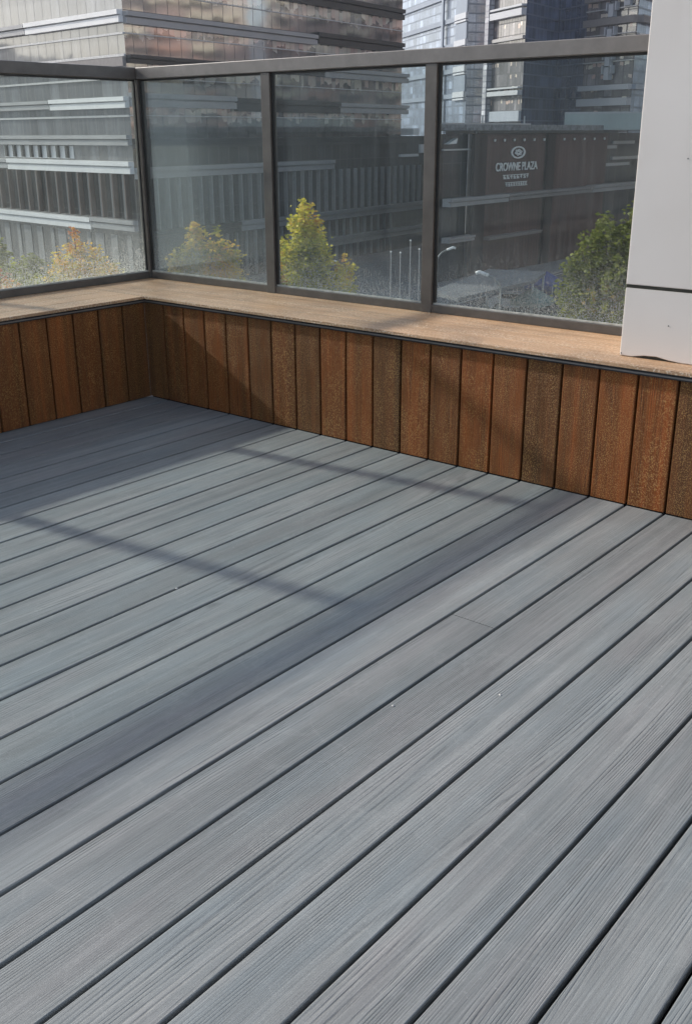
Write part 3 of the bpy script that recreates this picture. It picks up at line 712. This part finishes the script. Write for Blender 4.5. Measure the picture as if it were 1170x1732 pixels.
# ---- apartment blocks off to the right, seen mirrored in the office tower's glass
def aptwall(name, wallc, spc):
    b = NB(name); uv = b.n("ShaderNodeUVMap").outputs[0]; sp = b.n("ShaderNodeSeparateXYZ", {0: uv})
    u, v = sp.outputs[0], sp.outputs[1]
    wu = b.math('FRACT', b.math('DIVIDE', u, 3.1)); wv = b.math('FRACT', b.math('DIVIDE', v, 3.0))
    win = b.math('MULTIPLY', b.math('GREATER_THAN', wu, 0.42), b.math('GREATER_THAN', wv, 0.42))
    cell = b.n("ShaderNodeCombineXYZ", {0: b.math('FLOOR', b.math('DIVIDE', u, 3.1)), 1: b.math('FLOOR', b.math('DIVIDE', v, 3.0))}).outputs[0]
    wn = b.n("ShaderNodeTexWhiteNoise", {'Vector': cell}, noise_dimensions='3D').outputs[0]
    c = b.mix(b.ramp(b.noise(b.map(uv, (0.12, 0.12, 1)), 1.0, 2), [(0.42, 0), (0.5, 1)]), (*wallc, 1), (*spc, 1))
    wc = b.ramp(wn, [(0.0, (0.03, 0.035, 0.04)), (0.6, (0.10, 0.11, 0.12)), (1.0, (0.3, 0.3, 0.28))])
    c = b.mix(win, c, wc)
    return b.done(b.pr(color=c, rough=0.5))
M_apt = aptwall("beige_pink_apartment_wall", (0.60, 0.54, 0.47), (0.50, 0.38, 0.34))
M_bal = simple("cream_balcony", (0.80, 0.74, 0.58), 0.7)
M_balp = simple("salmon_balcony", (0.60, 0.36, 0.28), 0.7)
for (x, y, ang, wd, top, lab) in ((-28, 190, -20, 46, 58, "beige apartment block mirrored in the office tower's glass, nearer the hotel"), (14, 168, -32, 44, 50, "pinkish apartment block mirrored in the office tower's glass, farther right"), (44, 136, -44, 40, 54, "third apartment block mirrored in the office tower's glass, farthest right")):
    ap = empty("apartment_building", (x, y, ZG), lab, "building")
    F = Face((x, y), 90+ang, -1)
    m = MB(); F.slab(m, -wd/2, wd/2, ZG, top, -14, 0); m.build("wall", M_apt, ap)
    fl = 0; z = ZG+3
    while z < top-2:
        for j, t in enumerate((-wd/2+1, -wd/2+9, -wd/2+17, 2, 9, wd/2-7)):
            if (fl+j) % 3 == 2: continue
            m = MB(); F.slab(m, t, t+5.5, z, z+1.1, 0.01, 1.3); m.build("balcony", M_bal if (j+fl//3) % 3 else M_balp, ap)
        z += 3.0; fl += 1

# ---- ring of ridges added to hide the low yellow horizon from reflections
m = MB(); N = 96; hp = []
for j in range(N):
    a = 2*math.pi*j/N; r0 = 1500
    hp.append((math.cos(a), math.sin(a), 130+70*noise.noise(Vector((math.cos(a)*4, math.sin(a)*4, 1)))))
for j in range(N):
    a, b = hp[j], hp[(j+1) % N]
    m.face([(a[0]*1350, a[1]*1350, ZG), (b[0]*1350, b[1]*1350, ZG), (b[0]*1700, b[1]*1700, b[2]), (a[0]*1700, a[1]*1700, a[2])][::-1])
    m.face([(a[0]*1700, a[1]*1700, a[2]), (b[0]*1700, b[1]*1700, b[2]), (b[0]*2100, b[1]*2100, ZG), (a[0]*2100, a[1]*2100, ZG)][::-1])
tag(m.build("added_horizon_ring", simple("bluish_horizon_ring", (0.17, 0.19, 0.22), 0.95, 0, 0.2, 0.01)), kind='structure')
# ---- ground, road, kerbs
M_asph = simple("asphalt", (0.060, 0.062, 0.066), 0.85, 0, 0.25, 0.25)
M_pave = simple("grey_paving", (0.20, 0.205, 0.21), 0.85, 0, 0.2, 0.4)
M_paint = simple("road_paint", (0.62, 0.62, 0.60), 0.7)
m = MB(); m.face([(-2500, -2500, ZG), (2500, -2500, ZG), (2500, 2500, ZG), (-2500, 2500, ZG)])
tag(m.build("ground", M_pave), kind='structure')
FRd = Face((-30, 0), 6, 1)
m = MB(); FRd.quad(m, -120, 220, 0, 0); m = MB()
def strip(mm, t0, t1, d0, d1, z): mm.face([FRd.p(t0, z, d1), FRd.p(t1, z, d1), FRd.p(t1, z, d0), FRd.p(t0, z, d0)])
strip(m, -120, 260, -7, 9, ZG+0.004); tag(m.build("road", M_asph), kind='structure')
m = MB()
for j in range(50): strip(m, -120+j*7, -117+j*7, 0.9, 1.05, ZG+0.008)
strip(m, -120, 260, -6.6, -6.45, ZG+0.008); strip(m, -120, 260, 8.45, 8.6, ZG+0.008)
tag(m.build("road_marking", M_paint), kind='structure')
m = MB(); FRd.slab(m, -120, 260, ZG, ZG+0.13, -7.3, -7.0); FRd.slab(m, -120, 260, ZG, ZG+0.13, 9.0, 9.3)
tag(m.build("kerb", M_conc), kind='structure')

# ---- entrance canopy, tents, cars
M_can = simple("pale_grey_canopy_roof", (0.17, 0.18, 0.19), 0.6, 0.1, 0.25, 0.5)
cn = empty("entrance_canopy", (-37, 63, ZG), "long pale grey flat canopy roof on thin posts below the brown hotel", "canopy")
pts = [(-35.0, 56.2), (-38.6, 61.0), (-41.2, 69.5), (-37.0, 71.2), (-34.6, 66.8), (-33.3, 60.0)]
pts = [(-34.3, 55.5), (-37.6, 57.0), (-41.0, 70.2), (-36.4, 71.6), (-34.6, 66.6)]
m = MB(); m.face([(x, y, -9.35) for x, y in pts][::-1]); m.face([(x, y, -9.6) for x, y in pts])
for j in range(len(pts)):
    (xa, ya), (xb, yb) = pts[j], pts[(j+1) % len(pts)]
    m.face([(xa, ya, -9.6), (xb, yb, -9.6), (xb, yb, -9.35), (xa, ya, -9.35)])
m.build("roof", M_can, cn)
m = MB()
for x, y in pts[1:]: 
    m2 = MB(); xx, yy = x*0.96-37*0.04, y*0.96+63*0.04
    m2.tube([(xx, yy, ZG), (xx, yy, -9.61)], [0.10, 0.10], 8); m2.build("post", M_line, cn)

def tent(x, y, s, h, c, nm, label, walls=True):
    e = empty("market_tent", (x, y, ZG), label, "tent", "tents on the forecourt")
    mt = simple(nm, c, 0.7)
    m = MB(); ap = (x, y, ZG+h+1.0); q = [(x-s, y-s, ZG+h), (x+s, y-s, ZG+h), (x+s, y+s, ZG+h), (x-s, y+s, ZG+h)]
    for j in range(4):
        a, b = q[j], q[(j+1) % 4]; m.face([a, b, ap]); m.face([(a[0], a[1], a[2]-0.35), (b[0], b[1], b[2]-0.35), b, a])
    m.build("canopy", mt, e)
    for a in q:
        m = MB(); m.tube([(a[0]*.98+x*.02, a[1]*.98+y*.02, ZG), (a[0]*.98+x*.02, a[1]*.98+y*.02, ZG+h-0.02)], [0.04, 0.04], 6); m.build("pole", M_line, e)
    if walls:
        m = MB(); m.box(x-s*.95, x+s*.95, y+s*.9, y+s*.94, ZG+0.05, ZG+h-0.36); m.box(x-s*.95, x-s*.9, y-s*.9, y+s*.89, ZG+0.05, ZG+h-0.36); m.build("side_wall", mt, e)
tent(-37.4, 73.6, 1.35, 1.9, (0.030, 0.055, 0.22), "blue_tent_cloth", "blue peaked tent standing left of the big round green tree")
tent(-34.8, 66.8, 1.3, 1.6, (0.17, 0.24, 0.22), "green_grey_tent_cloth", "grey green peaked tent in front of the blue one", False)
M_tyre = simple("tyre_rubber", (0.02, 0.02, 0.02), 0.8); M_cg = simple("car_window_glass", (0.02, 0.022, 0.025), 0.1)
M_hl = simple("headlight_lens", (0.7, 0.7, 0.68), 0.2)
def car(x, y, az, colr, nm, label):
    e = empty("parked_car", (x, y, ZG+0.004), label, "car", "cars parked on the forecourt")
    a = R(az); T = Matrix.Translation((x, y, ZG+0.004)) @ Matrix.Rotation(a, 4, 'Z')
    mt = simple(nm, colr, 0.25, 0.1, 0.03)
    prof = [(-2.2, .35), (-2.25, .75), (-2.1, .98), (-1.75, 1.02), (-1.25, 1.42), (-.4, 1.50), (.35, 1.46), (1.05, 1.02), (2.0, .85), (2.25, .60), (2.22, .33)]
    def wid(z): return 0.88 if z < 1.03 else 0.66
    m = MB(); n = len(prof)
    for j in range(n):
        (xa, za), (xb, zb) = prof[j], prof[(j+1) % n]
        m.face([T @ Vector((xa, -wid(za), za)), T @ Vector((xb, -wid(zb), zb)), T @ Vector((xb, wid(zb), zb)), T @ Vector((xa, wid(za), za))])
    for s in (-1, 1):
        lowp = [(x_, z_) for x_, z_ in prof if z_ < 1.03]
        m.face([T @ Vector((x_, s*.88, z_)) for x_, z_ in lowp][::s])
        m.face([T @ Vector((x_, s*w_, z_)) for x_, z_, w_ in ((-1.75, 1.02, .88), (-1.25, 1.42, .66), (-.4, 1.5, .66), (.35, 1.46, .66), (1.05, 1.02, .88))][::-s])
    m.build("body", mt, e)
    for s in (-1, 1):
        m = MB(); m.face([T @ Vector((x_, s*w_, z_)) for x_, z_, w_ in ((-1.5, 1.07, .875), (-1.15, 1.36, .70), (-.4, 1.43, .69), (.3, 1.39, .70), (.85, 1.07, .875))]); m.build("side_window", M_cg, e)
        for xx in (-1.35, 1.4):
            m = MB(); m.tube([T @ Vector((xx, s*.72, .33)), T @ Vector((xx, s*.90, .33))], [.33, .33], 16); w_ = m.build("wheel", M_tyre, e)
            m = MB(); m.tube([T @ Vector((xx, s*.905, .33)), T @ Vector((xx, s*.915, .33))], [.19, .19], 12)
            r_ = m.build("rim", M_line); r_.parent = w_; r_.data.transform(Matrix.Translation(-e.location))
        m = MB(); m.box(2.16, 2.27, s*.62-.16, s*.62+.16, .60, .74, T); m.build("headlight", M_hl, e)
    m = MB(); m.face([T @ Vector(p) for p in ((.40, -.60, 1.45), (.40, .60, 1.45), (1.0, .78, 1.07), (1.0, -.78, 1.07))]); m.build("windscreen", M_cg, e)
    return e
car(-38.2, 70.3, 20, (0.72, 0.73, 0.75), "white_car_paint", "white car parked just in front of the grey green tent")
car(-37.6, 61.8, 12, (0.03, 0.06, 0.24), "blue_car_paint", "blue car parked lowest in the view, beside the rail post")
car(-34.2, 68.2, 25, (0.10, 0.11, 0.12), "dark_car_paint", "dark grey car parked under the lamp right of the white car")

car(-36.0, 59.2, 12, (0.05, 0.05, 0.16), "indigo_car_paint", "dark violet blue car parked in front of the blue car")
car(-32.3, 72.8, 30, (0.25, 0.26, 0.27), "silver_car_paint", "silver car parked close to the big round green tree")
# clipped hedge by the forecourt
def hedge(x0, y0, x1, y1, w_, h, label):
    rr = random.Random(int(x0*10)); m = MB(); d = Vector((x1-x0, y1-y0, 0)); L = d.length; d.normalize(); n = Vector((-d.y, d.x, 0))
    for k in range(int(L*h*w_*260)):
        p = Vector((x0, y0, ZG))+d*rr.uniform(0, L)+n*rr.uniform(-w_/2, w_/2)+Vector((0, 0, rr.uniform(0, 1)**0.6*h*(1+0.12*math.sin(k))))
        q = Vector((rr.gauss(0, 1), rr.gauss(0, 1), rr.gauss(.5, 1))).to_track_quat('Z', 'Y'); s = rr.uniform(.06, .13)
        a = q @ Vector((s, 0, 0)); b_ = q @ Vector((0, s*.6, 0)); m.face([p-a, p-b_, p+a, p+b_], None, rr.uniform(.1, .75))
    tag(m.build("hedge", M_hedge, origin=((x0+x1)/2, (y0+y1)/2, ZG)), label, "hedge")
M_hedge = simple("hedge_leaves", (0.06, 0.11, 0.035), 0.7, 0, 0.4, 0.8)
hedge(-41.5, 63.5, -38.0, 60.0, 1.4, 1.1, "clipped green hedge left of the pale grey canopy roof")
# ---- street lamps and flagpoles
M_pole = simple("galvanised_pole", (0.24, 0.25, 0.25), 0.45, 0.3); M_head = simple("white_lamp_head", (0.85, 0.85, 0.84), 0.4)
def lamp(x, y, z, dx, dy, label, sc=1.0):
    e = empty("street_lamp", (x, y, ZG), label, "street lamp", "street lamps along the road")
    d = Vector((dx, dy, 0)).normalized(); b = Vector((x, y, 0))
    pts = [b+Vector((0, 0, ZG)), b+Vector((0, 0, z-1.6*sc))]
    for k in range(1, 7):
        a = k/6*math.pi/2*0.86
        pts.append(b+Vector((0, 0, z-1.6*sc+math.sin(a)*1.25*sc)) + d*(1-math.cos(a))*1.35*sc)
    m = MB(); m.tube(pts, [0.08]+[0.042]*(len(pts)-1), 8); m.build("pole", M_pole, e, smooth=True)
    e1 = pts[-1]; m = MB(); e2 = e1+d*0.85*sc+Vector((0, 0, 0.16*sc))
    m.tube([e1-d*0.05, e1+d*0.2*sc+Vector((0,0,.05)), e1+d*0.55*sc+Vector((0,0,.12)), e2], [0.06, 0.13*sc, 0.14*sc, 0.06], 10); m.build("lamp_head", M_head, e, smooth=True)
lamp(-15.45, 29.4, -3.45, -0.78, -0.63, "street lamp with a white head in front of the hotel canopy", 0.5)
lamp(-26.98, 42.12, -4.35, 0.8, 0.6, "street lamp just right of the second middle rail post, arm reaching right", 0.5)
lamp(-35.2, 42.2, -5.65, 0.77, 0.64, "street lamp beside the tall yellow green tree, only its head showing", 0.5)
M_pole2 = simple("dull_white_pole", (0.40, 0.40, 0.40), 0.5)
fps = [(-33.21, 46.33, -5.45), (-32.76, 46.67, -5.5), (-32.28, 47.02, -4.79), (-31.84, 47.33, -5.3)]
for (x, y, z), lb in zip(fps, ("white flagpole without flag, leftmost of the four", "white flagpole without flag, second of four from the left", "white flagpole without flag, the tallest of the four", "white flagpole without flag, nearest the rail post")):
    e = empty("flagpole", (x, y, ZG), lb, "flagpole", "bare flagpoles in front of the building")
    m = MB(); m.tube([(x, y, ZG), (x, y, z)], [0.05, 0.026], 8); m.build("pole", M_pole2, e)
    m = MB(); m.tube([(x, y, z+.001), (x, y, z+.05), (x, y, z+.1)], [0.03, 0.07, 0.02], 8); m.build("finial", M_head, e)

# ---- trees
def leafmat(name, stops):
    b = NB(name)
    t = b.n("ShaderNodeAttribute", attribute_name='tint', attribute_type='GEOMETRY').outputs['Fac']
    c = b.ramp(t, stops)
    p = b.pr(color=c, rough=0.55, spec=0.25)
    tl = b.n("ShaderNodeBsdfTranslucent", {0: c}).outputs[0]
    return b.done(b.n("ShaderNodeMixShader", {0: 0.45, 1: p, 2: tl}).outputs[0])
M_bark = simple("bark", (0.09, 0.07, 0.055), 0.9, 0, 0.3, 6)
M_lo = leafmat("orange_green_leaves", [(0, (0.10, 0.13, 0.030)), (0.3, (0.42, 0.40, 0.045)), (0.55, (0.76, 0.56, 0.06)), (0.8, (0.78, 0.40, 0.06)), (1, (0.42, 0.14, 0.05))])
M_ly = leafmat("yellow_green_leaves", [(0, (0.09, 0.12, 0.025)), (0.35, (0.40, 0.42, 0.05)), (0.7, (0.72, 0.62, 0.08)), (1, (0.50, 0.26, 0.07))])
M_lg = leafmat("green_leaves", [(0, (0.09, 0.11, 0.025)), (0.5, (0.20, 0.225, 0.045)), (0.85, (0.32, 0.32, 0.07)), (1, (0.32, 0.18, 0.05))])
def tree(x, y, top, spires, mat, label, group, seed, dens=1.0, leaf=0.11, bias=0.0):
    """spires: (dx along view-right, dy, top z offset below the tree top, radius, height)"""
    rr = random.Random(seed)
    e = empty("tree", (x, y, ZG), label, "tree", group)
    rgt = Vector((math.cos(YAW), math.sin(YAW), 0)); bk = Vector((-math.sin(YAW), math.cos(YAW), 0))
    tips = []
    mt = MB(); hb = top-ZG
    mt.tube([(x, y, ZG), (x+.05, y, ZG+hb*.25), (x, y, ZG+hb*.5)], [0.22, 0.17, 0.12], 8)
    m = MB()
    for (dr, db, dt, rad, h) in spires:
        c = Vector((x, y, 0))+rgt*dr+bk*db; zt = top-dt
        mt.tube([(x, y, ZG+hb*.35), tuple((Vector((x, y, 0))*0.4+c*0.6)+Vector((0, 0, zt-h*.8))), tuple(c+Vector((0, 0, zt-h*.05)))], [0.09, 0.05, 0.012], 6)
        # side twigs, each a clump of leaves
        nclump = int(40*dens*h*rad)+20
        for k in range(nclump):
            f = rr.random()**0.75                      # 0 at tip, 1 at bottom of the spire
            prof = ((1-(1-min(1, f*1.35))**2)**0.55)*(0.80+0.55*noise.noise(Vector((math.cos(k*2.4)*1.5, f*5.0, seed*3.1+dr*2))))
            an = k*2.4+rr.uniform(-.3, .3); rad_k = rad*prof*math.sqrt(rr.uniform(0.12, 1.15))
            cc = c+Vector((math.cos(an)*rad_k, math.sin(an)*rad_k, zt-0.05-f*h+rr.uniform(-.15, .15)))
            cs = rr.uniform(0.10, 0.46)*(0.55+0.45*f)
            tnt = 0.5+0.55*noise.noise(cc*0.55+Vector((seed*7, 0, 0)))+rr.uniform(-.22, .22)+bias
            for _ in range(int(rr.uniform(9, 20)*(0.5+cs*2))):
                p = cc+Vector((rr.gauss(0, cs*.55), rr.gauss(0, cs*.55), rr.gauss(0, cs*.5)))
                n = Vector((rr.gauss(0, 1), rr.gauss(0, 1), rr.gauss(.4, 1))).normalized(); q = n.to_track_quat('Z', 'Y')
                s = leaf*rr.uniform(.5, 1.15)
                a = q @ Vector((s, 0, 0)); b_ = q @ Vector((0, s*.55, 0))
                t = min(1, max(0, tnt+rr.uniform(-.13, .13)))
                m.face([p-a, p-b_, p+a, p+b_], None, t)
    m.build("crown", mat, e); mt.build("trunk", M_bark, e)
    return e
G1 = "roadside trees below the terrace"
tree(-32.42, 23.18, -2.30, [(0, 0, 0, .55, 2.4), (-.9, .5, 1.0, .8, 2.4), (.8, .3, .85, .85, 2.6), (1.5, .3, 1.7, .7, 2.6), (0, -.3, 1.5, 1.7, 4.5)], M_lo, "orange and green leafed tree with one pointed top in the left glass pane", G1, 1, 1.0, .10, 0.12)
tree(-30.4, 17.6, -2.75, [(.1, 0, 0, .9, 3.0), (-.9, .5, .7, 1.1, 3.2), (.9, 0, 1.2, .9, 3), (0, 0, 1.5, 1.8, 4.5)], M_lo, "orange leafed tree cut by the photo's left edge", G1, 2, 1.0, .10, 0.16)
tree(-47.5, 28.4, -3.4, [(0, 0, .2, 1.8, 4.5), (-2.5, 1, .4, 2.2, 4.5), (1.9, 1, 1.6, 1.6, 4)], M_lg, "dull green round tree behind the orange ones in the left pane", G1, 3, .8, .16, 0.05)
tree(-33.9, 21.0, -3.75, [(0, 0, 0, 1.0, 3), (.8, .2, .35, .9, 3)], M_ly, "low yellow green tree between the two orange trees in the left pane", G1, 8, .9, .10, 0.0)
tree(-29.24, 27.08, -2.20, [(0, 0, 0, .55, 2.2), (.85, .2, .35, .5, 2.2), (-.95, .2, 1.15, .42, 2.2), (1.45, .3, .95, .6, 2.6), (0.2, 0, 1.1, 1.5, 4.2), (-.5, 0, 1.0, .7, 3)], M_lo, "yellow and orange leafed tree with twin pointed tops in the second pane", G1, 4, 1.2, .11, -0.08)
tree(-23.9, 28.13, -1.25, [(0, 0, 0, .8, 3.0), (-.35, 0, .55, .85, 3.6), (.40, .2, .6, .75, 3.4), (.1, 0, 1.0, 1.15, 3.0), (1.5, .2, 2.0, .65, 2.6), (.3, 0, 2.9, 1.7, 4)], M_ly, "tall yellow green tree just right of the first middle rail post", G1, 5, 1.15, .10, -0.04)
tree(-29.9, 33.3, -3.30, [(0, 0, 0, .45, 2.4), (.3, .2, .6, .8, 3)], M_lo, "slim reddish leafed tree half hidden by the first middle rail post", G1, 6, 1.0, .10, 0.15)
tree(-12.2, 33.5, -0.95, [(0.2, 0, 0, 1.6, 4.5), (-1.2, 0, .75, 1.25, 4.4), (1.9, 0, -.5, 1.8, 5), (-1.9, .2, 1.9, .9, 3.2), (0, -.3, 1.3, 2.0, 4.4)], M_lg, "big round dull green tree beside the white column", G1, 7, 1.25, .12, -0.02)

crumb(1.87, -1.50, 0.006, "small pale crumb lying on the deck in the sunlit middle")
crumb(2.93, -1.42, 0.005, "tiny pale speck of grit on the deck right of the shadow strip")
crumb(2.76, -1.62, 0.005, "tiny pale speck of grit lying on the deck at mid right")

# ---- thin city haze
def haze_box():
    m = MB(); m.box(-260, 320, -320, 420, ZG-1, 64)
    o = m.build("haze", M_haze); tag(o, kind='stuff')
hb_ = NB("city_haze")
pv_ = hb_.n("ShaderNodeVolumePrincipled", {'Color': (0.80, 0.86, 0.95, 1), 'Density': 0.00042, 'Anisotropy': 0.2})
hb_.t.links.new(pv_.outputs[0], hb_.out.inputs[1]); M_haze = hb_.m
haze_box()
